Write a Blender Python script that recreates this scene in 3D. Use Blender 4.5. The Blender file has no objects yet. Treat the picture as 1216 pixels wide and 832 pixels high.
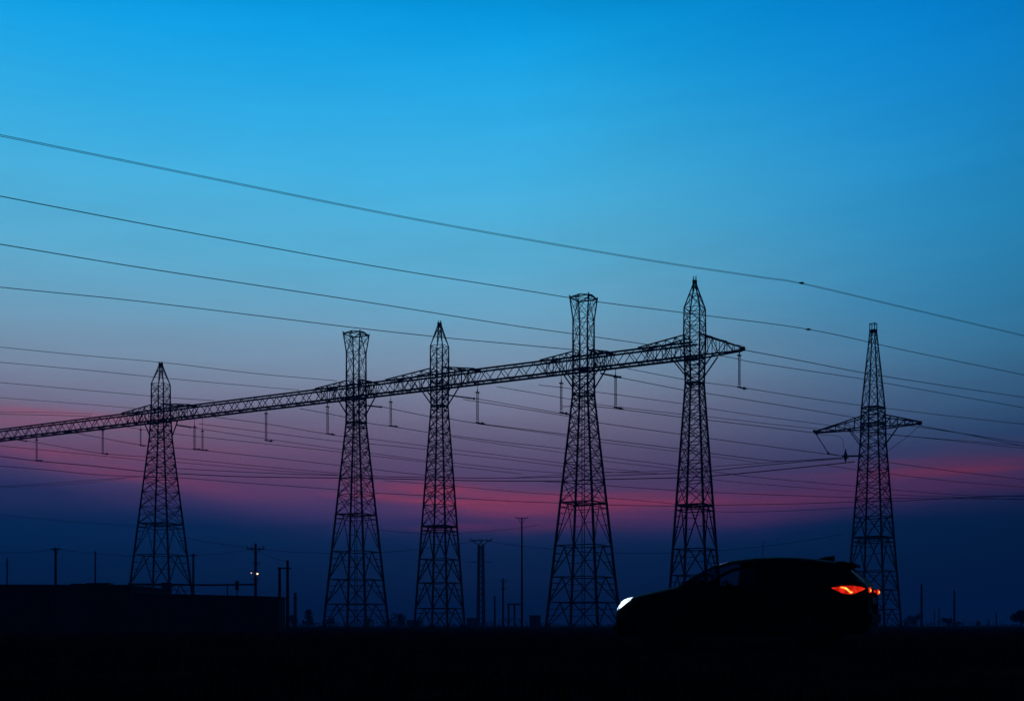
import bpy, math, random
from mathutils import Vector, Matrix
random.seed(7)
R = math.radians
SC = bpy.context.scene
COL = SC.collection

# ------------------------------------------------------------------ camera
F = 1400.0            # focal length in pixels of the 1216 px wide picture
CZ = 0.4              # eye height
HY = 742.0            # row of the horizon
cam = bpy.data.cameras.new('camera'); camo = bpy.data.objects.new('camera', cam); COL.objects.link(camo)
camo.location = (0, 0, CZ); camo.rotation_euler = (R(90), 0, 0)
cam.sensor_width = 36; cam.lens = 36 * F / 1216; cam.shift_y = (HY - 416) / 1216
cam.clip_start = 0.1; cam.clip_end = 9000
SC.camera = camo
SC.render.engine = 'CYCLES'
SC.cycles.max_bounces = 6; SC.cycles.volume_bounces = 0; SC.cycles.transparent_max_bounces = 12
SC.cycles.use_denoising = True
SC.view_settings.view_transform = 'Standard'; SC.view_settings.look = 'None'
SC.view_settings.exposure = 0; SC.view_settings.gamma = 1; SC.view_settings.use_curve_mapping = False

def lin(c): 
    return tuple(((v/255)/12.92 if v/255 <= .04045 else ((v/255+.055)/1.055)**2.4) for v in c)

# ------------------------------------------------------------------ dusk sky
W = bpy.data.worlds.new('World'); SC.world = W; W.use_nodes = True
nt = W.node_tree; nt.nodes.clear()
def N(t, **k):
    n = nt.nodes.new(t)
    for a, b in k.items(): setattr(n, a, b)
    return n
def L(a, b): nt.links.new(a, b)
def M(op, a, b=None, c=None, clamp=False):
    n = N('ShaderNodeMath', operation=op, use_clamp=clamp)
    for i, v in enumerate((a, b, c)):
        if v is None: continue
        if isinstance(v, (int, float)): n.inputs[i].default_value = v
        else: L(v, n.inputs[i])
    return n.outputs[0]
tc = N('ShaderNodeTexCoord'); sp = N('ShaderNodeSeparateXYZ'); L(tc.outputs['Generated'], sp.inputs[0])
X_, Y_, Z_ = sp.outputs
az = M('ARCTAN2', X_, Y_)                                   # 0 straight ahead, + to the right
hyp = M('SQRT', M('ADD', M('MULTIPLY', X_, X_), M('MULTIPLY', Y_, Y_)))
el = M('ARCTAN2', Z_, hyp)
def noise(sx, sy, scale, detail=3, rough=.5, off=0):
    cb = N('ShaderNodeCombineXYZ'); L(M('MULTIPLY', az, sx), cb.inputs[0]); L(M('MULTIPLY', el, sy), cb.inputs[1]); cb.inputs[2].default_value = off
    n = N('ShaderNodeTexNoise'); L(cb.outputs[0], n.inputs['Vector'])
    n.inputs['Scale'].default_value = scale; n.inputs['Detail'].default_value = detail; n.inputs['Roughness'].default_value = rough
    return M('SUBTRACT', n.outputs[0], .5)
def E(y): return math.atan((HY - y) / F * .985)               # elevation of a row
# clear-sky colours by elevation, gently warped by drifting veils
warp = M('ADD', el, M('ADD', M('MULTIPLY', noise(1.6, 6, 2.2, 4), .022), M('MULTIPLY', noise(3, 30, 1.6, 4, .6, 4), .009)))
rampn = N('ShaderNodeValToRGB'); cr = rampn.color_ramp; cr.interpolation = 'B_SPLINE'
SKY = [(745, (3,26,58)), (690, (2,36,76)), (655, (8,44,88)), (635, (34,48,98)), (612, (66,54,106)), (585, (84,66,112)),
       (550, (90,78,116)), (515, (106,100,132)), (475, (124,126,154)), (430, (126,150,176)), (370, (108,167,200)),
       (290, (88,178,217)), (200, (66,178,228)), (90, (26,168,234)), (-10, (0,152,226))]
TOP = .75
cr.elements[0].position = 0; cr.elements[1].position = 1
cr.elements[0].color = (*lin(SKY[0][1]), 1); cr.elements[1].color = (*lin((0,16,42)), 1)
for y, c in SKY:
    e = cr.elements.new(max(0.001, E(y) / TOP)); e.color = (*lin(c), 1)
e = cr.elements.new(.60/TOP); e.color = (*lin((0,74,140)), 1)
L(M('DIVIDE', warp, TOP, clamp=True), rampn.inputs[0])
def mix(a, b, f, mode='MIX'):
    n = N('ShaderNodeMix', data_type='RGBA', blend_type=mode)
    for s, v in ((n.inputs[0], f), (n.inputs[6], a), (n.inputs[7], b)):
        if isinstance(v, (int, float)): s.default_value = v
        elif isinstance(v, tuple): s.default_value = (*v, 1)
        else: L(v, s)
    return n.outputs[2]
col = rampn.outputs[0]
def blob(px, py, sx, sy, amp, skew=0):
    """soft cloud-lit patch; centre given by compass bearing and elevation"""
    a0 = math.atan((px - 608) / F); e0 = math.atan((HY - py) / F * math.cos(a0))
    wob = M('ADD', el, M('MULTIPLY', noise(5, 34, 1.5, 4, .55, px*.01), .018))
    dx = M('DIVIDE', M('SUBTRACT', az, a0), sx / F)
    de = M('DIVIDE', M('ADD', M('SUBTRACT', wob, e0), M('MULTIPLY', M('SUBTRACT', az, a0), skew)), sy / F)
    q = M('ADD', M('MULTIPLY', dx, dx), M('MULTIPLY', de, de))
    return M('MULTIPLY', M('MULTIPLY', M('POWER', 2.718, M('MULTIPLY', q, -1)), amp), stk.outputs[0])
# the sky turns a cooler, deeper blue away from the glow, towards the right
cool = N('ShaderNodeMapRange', interpolation_type='SMOOTHSTEP'); L(az, cool.inputs[0]); cool.inputs[1].default_value = .06; cool.inputs[2].default_value = .42
n_ = N('ShaderNodeMix', data_type='RGBA', blend_type='MULTIPLY'); L(cool.outputs[0], n_.inputs[0]); L(col, n_.inputs[6]); n_.inputs[7].default_value = (.34, .94, 1.22, 1); n_.clamp_result = False
col = n_.outputs[2]
# pink afterglow streaks, broken up by stretched cloud texture
stk = N('ShaderNodeMapRange', interpolation_type='SMOOTHSTEP'); L(M('ADD', noise(3.0, 60, 1.7, 6, .62, 21), M('MULTIPLY', noise(1.5, 20, 1.5, 3, .5, 33), .7)), stk.inputs[0])
stk.inputs[1].default_value = -.20; stk.inputs[2].default_value = .16; stk.inputs[3].default_value = .5; stk.inputs[4].default_value = 1.12
for b in [(-20, 491, 170, 11, .42, .0), (110, 560, 170, 9, .24, .10), (10, 532, 120, 9, .38, .05), (120, 520, 260, 28, .16, 0), (280, 552, 150, 34, .10, 0),
          (545, 583, 130, 9, .60, .06), (600, 602, 85, 11, .58, .03), (520, 592, 100, 3.5, .62, .03), (670, 598, 120, 14, .30, .0), (750, 596, 90, 13, .40, .0),
          (900, 600, 170, 16, .24, .0), (1010, 578, 150, 24, .20, -.05), (1150, 553, 110, 14, .50, -.02), (540, 627, 50, 3, .24, 0), (655, 627, 75, 5, .24, 0), (1216, 575, 90, 9, .3, 0)]:
    col = mix(col, lin((174, 62, 88)), blob(*b))
# dark cloud bank low over the horizon; its upper edge wanders with bearing
fc = N('ShaderNodeFloatCurve'); cv = fc.mapping.curves[0]
pts = [(-260, 560), (0, 566), (110, 588), (230, 603), (330, 622), (450, 634), (560, 640), (700, 640), (860, 637), (960, 620), (1060, 603), (1216, 592), (1500, 590)]
AZ0, AZ1 = -.75, .75
cv.points[0].location = (0, E(560)); cv.points[1].location = (1, E(590))
for px, py in pts: cv.points.new((math.atan((px-608)/F) - AZ0)/(AZ1-AZ0), math.atan((HY-py)/F))
fc.mapping.update()
L(M('DIVIDE', M('SUBTRACT', az, AZ0), AZ1 - AZ0, clamp=True), fc.inputs['Value'])
edge = M('ADD', fc.outputs[0], M('MULTIPLY', noise(5, 22, 1.6, 5, .6, 9), .026))
below = M('DIVIDE', M('SUBTRACT', edge, el), 0.020)
bank = N('ShaderNodeMapRange', interpolation_type='SMOOTHSTEP'); L(below, bank.inputs[0])
bank.inputs[1].default_value = -1.0; bank.inputs[2].default_value = 0.9
lowc = N('ShaderNodeValToRGB'); lc = lowc.color_ramp; lc.interpolation = 'EASE'
lc.elements[0].position = 0; lc.elements[0].color = (*lin((2,25,54)), 1)
lc.elements[1].position = 1; lc.elements[1].color = (*lin((60,60,110)), 1)
for p, c in ((.35, (0,37,77)), (.62, (2,42,86)), (.8, (34,48,96))):
    q = lc.elements.new(p); q.color = (*lin(c), 1)
L(M('DIVIDE', el, E(560), clamp=True), lowc.inputs[0])
col = mix(col, lowc.outputs[0], M('MULTIPLY', bank.outputs[0], .97))
# brightness falls off away from the glow (right side of the view and behind the viewer), faint mottling of thin cloud
ca = M('COSINE', M('ADD', az, .10))
fall = N('ShaderNodeMapRange', interpolation_type='SMOOTHSTEP'); L(ca, fall.inputs[0])
fall.inputs[1].default_value = -.2; fall.inputs[2].default_value = 1.03; fall.inputs[3].default_value = .03; fall.inputs[4].default_value = 1.08
rt = N('ShaderNodeMapRange'); L(az, rt.inputs[0]); rt.inputs[1].default_value = .0; rt.inputs[2].default_value = .43; rt.inputs[3].default_value = 1.0; rt.inputs[4].default_value = .56
def slant(sx, sy, sk, scale, off):
    cb = N('ShaderNodeCombineXYZ'); L(M('MULTIPLY', az, sx), cb.inputs[0]); L(M('MULTIPLY', M('ADD', el, M('MULTIPLY', az, sk)), sy), cb.inputs[1]); cb.inputs[2].default_value = off
    n = N('ShaderNodeTexNoise'); L(cb.outputs[0], n.inputs['Vector']); n.inputs['Scale'].default_value = scale; n.inputs['Detail'].default_value = 6; n.inputs['Roughness'].default_value = .6
    return M('SUBTRACT', n.outputs[0], .5)
mot = M('ADD', M('ADD', 1, M('MULTIPLY', noise(2, 9, 2.0, 5, .6, 2), .14)), M('MULTIPLY', slant(2.2, 22, -.12, 1.8, 5), .15))
SKYGAIN = 1.0
stren = M('MULTIPLY', M('MULTIPLY', M('MULTIPLY', fall.outputs[0], mot), rt.outputs[0]), SKYGAIN)
bg = N('ShaderNodeBackground'); L(col, bg.inputs[0]); L(stren, bg.inputs[1])
# the physical sky after sunset, very faint under the afterglow
nis = N('ShaderNodeTexSky', sky_type='NISHITA'); nis.sun_disc = False; nis.sun_elevation = R(1.0); nis.sun_rotation = R(-2)
bg2 = N('ShaderNodeBackground'); L(nis.outputs[0], bg2.inputs[0]); bg2.inputs[1].default_value = .0003
ad = N('ShaderNodeAddShader'); L(bg.outputs[0], ad.inputs[0]); L(bg2.outputs[0], ad.inputs[1])
wo = N('ShaderNodeOutputWorld'); L(ad.outputs[0], wo.inputs[0])
# last trace of the sun, low behind the pylons
sun = bpy.data.lights.new('sun', 'SUN'); sun.energy = .02; sun.angle = R(6); sun.color = (1, .55, .42)
suno = bpy.data.objects.new('sun', sun); COL.objects.link(suno); suno.location = (0, 60, 60); suno.rotation_euler = (R(-89), 0, R(2))

# ------------------------------------------------------------------ materials
def mat(name, color, rough=.7, metal=0, var=.25, scale=3., bump=0, spec=.3, emis=None, es=0):
    m = bpy.data.materials.new(name); m.use_nodes = True; t = m.node_tree; b = t.nodes['Principled BSDF']
    b.inputs['Roughness'].default_value = rough; b.inputs['Metallic'].default_value = metal
    b.inputs['Specular IOR Level'].default_value = spec
    c = t.nodes.new('ShaderNodeTexCoord'); n = t.nodes.new('ShaderNodeTexNoise'); n.inputs['Scale'].default_value = scale; n.inputs['Detail'].default_value = 6
    t.links.new(c.outputs['Object'], n.inputs['Vector'])
    r = t.nodes.new('ShaderNodeValToRGB')
    r.color_ramp.elements[0].position = .3; r.color_ramp.elements[1].position = .7
    r.color_ramp.elements[0].color = (*[v*(1-var) for v in color], 1); r.color_ramp.elements[1].color = (*[v*(1+var) for v in color], 1)
    t.links.new(n.outputs[0], r.inputs[0]); t.links.new(r.outputs[0], b.inputs['Base Color'])
    if bump:
        bp = t.nodes.new('ShaderNodeBump'); bp.inputs['Strength'].default_value = bump; t.links.new(n.outputs[0], bp.inputs['Height']); t.links.new(bp.outputs[0], b.inputs['Normal'])
    if emis:
        b.inputs['Emission Color'].default_value = (*emis, 1); b.inputs['Emission Strength'].default_value = es
    return m
MT = dict(
    steel=mat('weathered_galvanised_steel', (.10,.11,.125), .85, .0, .3, 4, spec=.1),
    wire=mat('aluminium_conductor', (.06,.06,.07), .8, .0, .1, spec=.1),
    porc=mat('porcelain', (.30,.30,.32), .35, 0, .15, spec=.5),
    wood=mat('tarred_wood', (.05,.042,.035), .9, 0, .3, 2),
    conc=mat('stained_concrete', (.07,.07,.07), .95, 0, .35, .6, .3, spec=.1),
    roof=mat('roofing_felt', (.05,.05,.055), .9, 0, .3, 1),
    door=mat('painted_steel_door', (.06,.07,.08), .6, 0, .2, 2),
    soil=mat('dark_ploughed_soil', (.016,.014,.012), 1, 0, .5, 1.3, .4, spec=0),
    grass=mat('dry_grass', (.026,.026,.016), 1, 0, .3, 1, spec=0),
    leaf=mat('dark_foliage', (.045,.06,.03), .85, 0, .3, 1.5, spec=.1),
    bark=mat('bark', (.06,.05,.04), .95, 0, .3, 3),
    paint=mat('black_car_paint', (.008,.008,.010), .55, 0, .05, spec=.08),
    trim=mat('black_plastic_trim', (.015,.015,.015), .65, 0, .1, spec=.2),
    rubber=mat('tyre_rubber', (.018,.018,.018), .9, 0, .1, spec=.1),
    rim=mat('dark_alloy', (.06,.06,.065), .4, .8, .1),
    seat=mat('seat_cloth', (.02,.02,.022), .95, 0, .2, 5, spec=.05),
    plate=mat('number_plate', (.35,.35,.36), .5, 0, .05),
    head=mat('lit_headlamp', (.8,.85,.9), .2, 0, .02, emis=(.62,.83,1.0), es=2.2),
    headedge=mat('headlamp_lens', (.2,.3,.35), .2, 0, .02, emis=(.25,.55,.75), es=.25),
    bulb=mat('lit_bulb', (.9,.7,.5), .4, 0, .02, emis=(1,.58,.32), es=4),
    dimbulb=mat('dim_bulb', (.9,.7,.5), .4, 0, .02, emis=(1,.62,.45), es=.9),
    beacon=mat('warning_light', (.6,.1,.1), .4, 0, .02, emis=(1,.15,.08), es=.8),
)
def tailmat(name, lo, hi, es, scale):
    m = mat(name, (.4,.02,.01), .25, 0, .05); t = m.node_tree; b = t.nodes['Principled BSDF']
    c = t.nodes.new('ShaderNodeTexCoord'); n = t.nodes.new('ShaderNodeTexNoise'); n.inputs['Scale'].default_value = scale; n.inputs['Detail'].default_value = 2
    t.links.new(c.outputs['Object'], n.inputs['Vector'])
    r = t.nodes.new('ShaderNodeValToRGB'); r.color_ramp.elements[0].position = .38; r.color_ramp.elements[1].position = .62
    r.color_ramp.elements[0].color = (*lo, 1); r.color_ramp.elements[1].color = (*hi, 1)
    t.links.new(n.outputs[0], r.inputs[0]); t.links.new(r.outputs[0], b.inputs['Emission Color']); b.inputs['Emission Strength'].default_value = es
    return m
MT['tail'] = tailmat('lit_tail_lens', (.38,.004,.002), (1.0,.03,.008), 1.0, 9)
MT['tailhot'] = tailmat('lit_tail_reflector', (1.0,.36,.03), (1.0,.78,.12), 1.3, 14)
def glassmat(nm='tinted_glass', tr=(.42,.46,.48,1), gl=.9):
    m = bpy.data.materials.new(nm); m.use_nodes = True; t = m.node_tree; t.nodes.clear()
    o = t.nodes.new('ShaderNodeOutputMaterial'); a = t.nodes.new('ShaderNodeBsdfTransparent'); a.inputs[0].default_value = tr
    g = t.nodes.new('ShaderNodeBsdfGlossy'); g.inputs['Roughness'].default_value = .03; g.inputs[0].default_value = (gl,gl,gl,1)
    f = t.nodes.new('ShaderNodeFresnel'); f.inputs[0].default_value = 1.35
    x = t.nodes.new('ShaderNodeMixShader'); t.links.new(f.outputs[0], x.inputs[0]); t.links.new(a.outputs[0], x.inputs[1]); t.links.new(g.outputs[0], x.inputs[2]); t.links.new(x.outputs[0], o.inputs[0])
    return m
MT['glass'] = glassmat(); MT['privacy'] = glassmat('privacy_glass', (.05,.055,.06,1)); MT['clear'] = glassmat('clear_glass', (.5,.54,.56,1)); MT['dull'] = glassmat('dimmed_rear_glass', (.05,.055,.06,1), .12)  # rear glass: gloss colour darkened so the sky reflection in it is dimmed

# ------------------------------------------------------------------ mesh helpers
class MB:
    def __init__(s): s.v = []; s.f = []
    def bar(s, a, b, w, w2=None, n=4):
        a = Vector(a); b = Vector(b); d = b - a
        if d.length < 1e-5: return s
        d.normalize(); u = d.cross(Vector((0,0,1)))
        if u.length < .05: u = d.cross(Vector((0,1,0)))
        u.normalize(); v = d.cross(u); w2 = w if w2 is None else w2; i = len(s.v)
        for p, r in ((a, w), (b, w2)):
            for k in range(n):
                t = 2*math.pi*(k+.5)/n; s.v.append(p + (u*math.cos(t) + v*math.sin(t))*r)
        for k in range(n): s.f.append((i+k, i+(k+1)%n, i+n+(k+1)%n, i+n+k))
        s.f.append(tuple(range(i+n-1, i-1, -1))); s.f.append(tuple(range(i+n, i+2*n)))
        return s
    def tube(s, pts, r, n=6):
        P = [Vector(p) for p in pts]; i0 = len(s.v)
        for j, p in enumerate(P):
            d = (P[min(j+1, len(P)-1)] - P[max(j-1, 0)]).normalized(); u = d.cross(Vector((0,0,1)))
            if u.length < .02: u = d.cross(Vector((0,1,0)))
            u.normalize(); v = d.cross(u); rr = r[j] if isinstance(r, (list, tuple)) else r
            for k in range(n):
                t = 2*math.pi*k/n; s.v.append(p + (u*math.cos(t)+v*math.sin(t))*rr)
        for j in range(len(P)-1):
            for k in range(n):
                a = i0+j*n; s.f.append((a+k, a+(k+1)%n, a+n+(k+1)%n, a+n+k))
        s.f.append(tuple(range(i0+n-1, i0-1, -1))); e = i0+(len(P)-1)*n; s.f.append(tuple(range(e, e+n)))
        return s
    def box(s, c, d):
        x, y, z = c; a, b, e = d[0]/2, d[1]/2, d[2]/2; i = len(s.v)
        for dz in (-e, e):
            for dx, dy in ((-a,-b), (a,-b), (a,b), (-a,b)): s.v.append(Vector((x+dx, y+dy, z+dz)))
        s.f += [(i,i+3,i+2,i+1), (i+4,i+5,i+6,i+7), (i,i+1,i+5,i+4), (i+1,i+2,i+6,i+5), (i+2,i+3,i+7,i+6), (i+3,i,i+4,i+7)]
        return s
    def lathe(s, prof, n=16, axis='z', c=(0,0,0)):
        """profile of (radius, height)"""
        i = len(s.v); c = Vector(c)
        for r, h in prof:
            for k in range(n):
                t = 2*math.pi*k/n; a, b = r*math.cos(t), r*math.sin(t)
                s.v.append(c + (Vector((a, b, h)) if axis == 'z' else Vector((a, h, b)) if axis == 'y' else Vector((h, a, b))))
        for j in range(len(prof)-1):
            for k in range(n):
                a = i+j*n; s.f.append((a+k, a+(k+1)%n, a+n+(k+1)%n, a+n+k))
        s.f.append(tuple(range(i+n-1, i-1, -1))); e = i+(len(prof)-1)*n; s.f.append(tuple(range(e, e+n)))
        return s
    def build(s, name, m, parent=None, smooth=False, label=None):
        me = bpy.data.meshes.new(name); me.from_pydata([tuple(p) for p in s.v], [], s.f); me.update()
        me.materials.append(m)
        if smooth:
            for p in me.polygons: p.use_smooth = True
        o = bpy.data.objects.new(name, me); COL.objects.link(o)
        if parent: o.parent = parent
        if label: o['label'] = label
        return o
def tag(o, label=None, cat=None, group=None, kind=None):
    if label: o['label'] = label
    if cat: o['category'] = cat
    if group: o['group'] = group
    if kind: o['kind'] = kind
    return o
def thing(name, loc, rz, label, cat, group=None):
    o = bpy.data.objects.new(name, None); COL.objects.link(o); o.location = loc; o.rotation_euler = (0,0,rz); o.empty_display_size = .5
    return tag(o, label, cat, group)
def copy_tree(o, parent=None):
    c = o.copy(); COL.objects.link(c); c.parent = parent
    for ch in list(o.children): copy_tree(ch, c)
    return c
def at(px, py, Y): return Vector(((px-608)/F*Y, Y, CZ + (HY-py)/F*Y))
def gx(px, Y): return (px-608)/F*Y
def interp(T, x):
    if x <= T[0][0]: return T[0][1]
    for (a, u), (b, v) in zip(T, T[1:]):
        if x <= b: return u + (v-u)*(x-a)/(b-a)
    return T[-1][1]
def fbm(x, y, s):
    return (math.sin(x*1.3*s+1.7)*math.cos(y*1.1*s+.4) + .5*math.sin(x*2.9*s+y*2.3*s+2.1) + .3*math.cos(x*5.3*s-y*4.7*s))/1.8

# ------------------------------------------------------------------ ground (one sheet to the horizon)
def ground():
    ax = [0]; s = .35
    while ax[-1] < 2500: ax.append(ax[-1]+s); s *= 1.055 if ax[-1] > 12 else 1
    ax[-1] = 2500; ax = [-a for a in ax[:0:-1]] + ax; n = len(ax); b = MB()
    for y in ax:
        for x in ax:
            d = math.hypot(x, y-10); k = max(0, 1-abs(d-14)/40) if d > 2 else .4
            b.v.append(Vector((x, y+10, .035*k*fbm(x, y, 1.1) + .012*k*random.uniform(-1,1))))
    for j in range(n-1):
        for i in range(n-1): a = j*n+i; b.f.append((a, a+1, a+n+1, a+n))
    return b.build('ground', MT['soil'], smooth=True)
tag(ground(), 'flat dark bare field stretching to the horizon', kind='structure')
def stubble():
    b = MB()
    for _ in range(16000):
        y = 3 + 50*random.random()**1.4; x = random.uniform(-.52, .52)*y*1.1
        if fbm(x, y, .7) + random.uniform(-.5,.5) < .0: continue
        h = random.uniform(.03, .13); a = random.uniform(0, 6.28); w = .004 + .0006*y; lx, ly = random.uniform(-.4,.4)*h, random.uniform(-.4,.4)*h
        i = len(b.v); c, s = math.cos(a)*w, math.sin(a)*w
        b.v += [Vector((x-c, y-s, -.03)), Vector((x+c, y+s, -.03)), Vector((x+lx*.5+c*.6, y+ly*.5+s*.6, h*.6)), Vector((x+lx, y+ly, h)), Vector((x+lx*.5-c*.6, y+ly*.5-s*.6, h*.6))]
        b.f.append((i, i+1, i+2, i+3, i+4))
    o = b.build('grass', MT['grass']); tag(o, 'short dark stubble and grass blades scattered over the field', 'grass', kind='stuff')
stubble()

# ------------------------------------------------------------------ dusk haze
hz = MB().box((0, 0, 0), (5400, 5400, 50)); hz = hz.build('haze', MT['glass']); hz.location = (0, 0, 24); tag(hz, 'thin blue evening haze lying over the plain', 'haze', kind='stuff')
hm = bpy.data.materials.new('evening_haze'); hm.use_nodes = True; t = hm.node_tree; t.nodes.clear()
vo = t.nodes.new('ShaderNodeOutputMaterial'); pv = t.nodes.new('ShaderNodeVolumePrincipled')
pv.inputs['Color'].default_value = (.10, .42, 1, 1); pv.inputs['Density'].default_value = .0009; pv.inputs['Anisotropy'].default_value = .0
t.links.new(pv.outputs[0], vo.inputs['Volume']); hz.data.materials[0] = hm

# ------------------------------------------------------------------ the girder line
HB = 29.0; GD = 1.5; GW = .75; BEAM_YAW = None
def bh(px): return 242 + .1193*(px-188)
def bpt(px): Y = HB*F/bh(px); return Vector((gx(px, Y), Y, CZ+HB))
_d = (bpt(825) - bpt(188)).normalized(); BD = _d; BN = Vector((-BD.y, BD.x, 0)); BEAM_YAW = math.atan2(BD.y, BD.x)

def corner_pts(w): h = w/2; return [(-h,-h), (h,-h), (h,h), (-h,h)]
def pylon(name, label, px, appar, prof, levels, thick, legw, kind, beam=True, fixed=None, group='lattice pylons of the power line'):
    """px, rows and apparent widths were read off the photograph; everything becomes metres here"""
    if fixed: Y = fixed; z0 = 0
    else: Y = bpt(px).y
    s = F/Y; k = math.cos(R(appar)) + math.sin(R(appar)); azd = math.degrees(math.atan((px-608)/F))
    yaw = -R(appar + azd)
    T = sorted((CZ + (HY-y)/s, w/s/k) for y, w in prof)
    T[0] = (0, T[0][1])
    Zs = sorted(max(0, CZ + (HY-y)/s) for y in levels); Zs[0] = 0
    th = [CZ + (HY-y)/s for y in thick]
    root = thing(name, (gx(px, Y), Y, 0), yaw, label, 'pylon', group)
    wz = lambda z: interp(T, z)
    zz = sorted(set(Zs + [a for a, _ in T if a > 0]))
    for c in range(4):
        m = MB()
        for a, b in zip(zz, zz[1:]):
            ca, cb = corner_pts(wz(a))[c], corner_pts(wz(b))[c]; t0 = legw*(1.38-.7*a/38 if a < 33 else .62); t1 = legw*(1.38-.7*b/38 if b < 33 else .62)
            m.bar((*ca, a-.02), (*cb, b+.02), t0, t1)
        m.build('leg', MT['steel'], root)
    br = MB(); t = .055
    for i, (a, b) in enumerate(zip(Zs, Zs[1:])):
        A, B = corner_pts(wz(a)), corner_pts(wz(b)); isth = any(abs(b-q) < .3 for q in th)
        for f in range(4):
            a0, a1, b0, b1 = [Vector((*A[f], a)), Vector((*A[(f+1)%4], a)), Vector((*B[f], b)), Vector((*B[(f+1)%4], b))][:4]
            tt = t*(1.2 if b < 14 else .9 if b < 29.5 else .68)
            if i == len(Zs)-2: br.bar(b0-Vector((0,0,.05)), b1-Vector((0,0,.05)), tt)
            else: br.bar(b0, b1, tt*(2.0 if isth else 1.15))
            if isth: br.bar(b0-Vector((0,0,.55)), b1-Vector((0,0,.55)), tt*1.2); br.bar(b0-Vector((0,0,.6)), b0, .06)
            H = b-a; w = (a1-a0).length
            if a < 12 and w > 2.6 and not kind.get('x_low'):
                m0 = (b0+b1)/2
                for q, leg_b in ((a0, b0), (a1, b1)):
                    br.bar(q, m0, tt*1.1)                                      # inverted V with secondary struts
                    br.bar((q+leg_b)/2, (q+m0)/2, tt*.75)
                    br.bar(leg_b*.75+q*.25, q*.25+m0*.75, tt*.6)
            else:
                br.bar(a0, b1, tt); br.bar(a1, b0, tt)
                if H > 1.5 and w > 1.6:
                    c0 = (a0+a1+b0+b1)/4
                    br.bar((a0+b0)/2, a0*.25+b1*.75 - (b1-b0)*.25, tt*.7); br.bar((a1+b1)/2, a1*.25+b0*.75 - (b0-b1)*.25, tt*.7)
                    if random.random() < .5: br.bar((a0+b0)/2, c0, tt*.6); br.bar((a1+b1)/2, c0, tt*.6)
    br.build('lattice_bracing', MT['steel'], root)
    for q in th:                                                              # horizontal diaphragm
        C = corner_pts(wz(q)-.15); MB().bar((*C[0], q+.02), (*C[2], q+.02), .07).bar((*C[1], q+.06), (*C[3], q+.06), .07).build('diaphragm', MT['steel'], root)
    dia = MB()
    if kind.get('ladder'):
        for sx in (-.16, .16): dia.bar((sx, -.1, .3), (sx, -.1, 28), .045)
        for k_ in range(50): dia.bar((-.16, -.1, .6+k_*.55), (.16, -.1, .6+k_*.55), .02)
        dia.build('climbing_ladder', MT['steel'], root)
    for c in range(4):
        x, y = corner_pts(T[0][1])[c]; MB().box((x, y, .12), (.7, .7, .35)).build('footing', MT['conc'], root)
    top = Zs[-1]; wt = wz(top); cp = MB(); C = corner_pts(wt)
    for f in range(4): cp.bar((*C[f], top), (*C[(f+1)%4], top), .07)
    if kind['top'] == 'point':
        for x, y in ((-wt/2, 0), (wt/2, 0)): cp.bar((x, y, top-.1), (x, y, top+.55), .06)
        cp.box((0, 0, top+.05), (wt+.12, wt+.12, .14))
        cp.build('earth_wire_peak', MT['steel'], root)
    elif kind['top'] == 'prong':
        for x, y in C: cp.bar((x, y, top-.3), (x, y, top+.85), .06)
        for f in range(4): cp.bar((*C[f], top+.8), (*C[(f+1)%4], top+.8), .05)
        cp.box((0, 0, top-.1), (wt+.1, wt+.1, .3))
        cp.build('top_cage', MT['steel'], root)
    else:
        m_ = [((C[f][0]+C[(f+1)%4][0])/2*.86, (C[f][1]+C[(f+1)%4][1])/2*.86) for f in range(4)]
        for f in range(4):
            cp.bar((*C[f], top), (*m_[f], top+.28), .055); cp.bar((*m_[f], top+.28), (*C[(f+1)%4], top), .055); cp.bar((*m_[f], top+.28), (*m_[(f+1)%4], top+.28), .05)
            cp.bar((*m_[f], top+.28), (*corner_pts(wz(top-2.6))[f], top-2.6), .035)
        cp.build('flared_crown', MT['steel'], root)
    # crossarm in the direction of the girder
    rot = Matrix.Rotation(BEAM_YAW - yaw, 3, 'Z')
    if not beam: rot = Matrix.Rotation(kind['arm_yaw'] - yaw, 3, 'Z')
    def P(u, v, z): return rot @ Vector((u, v, z))
    return root, P, wz, s
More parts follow.
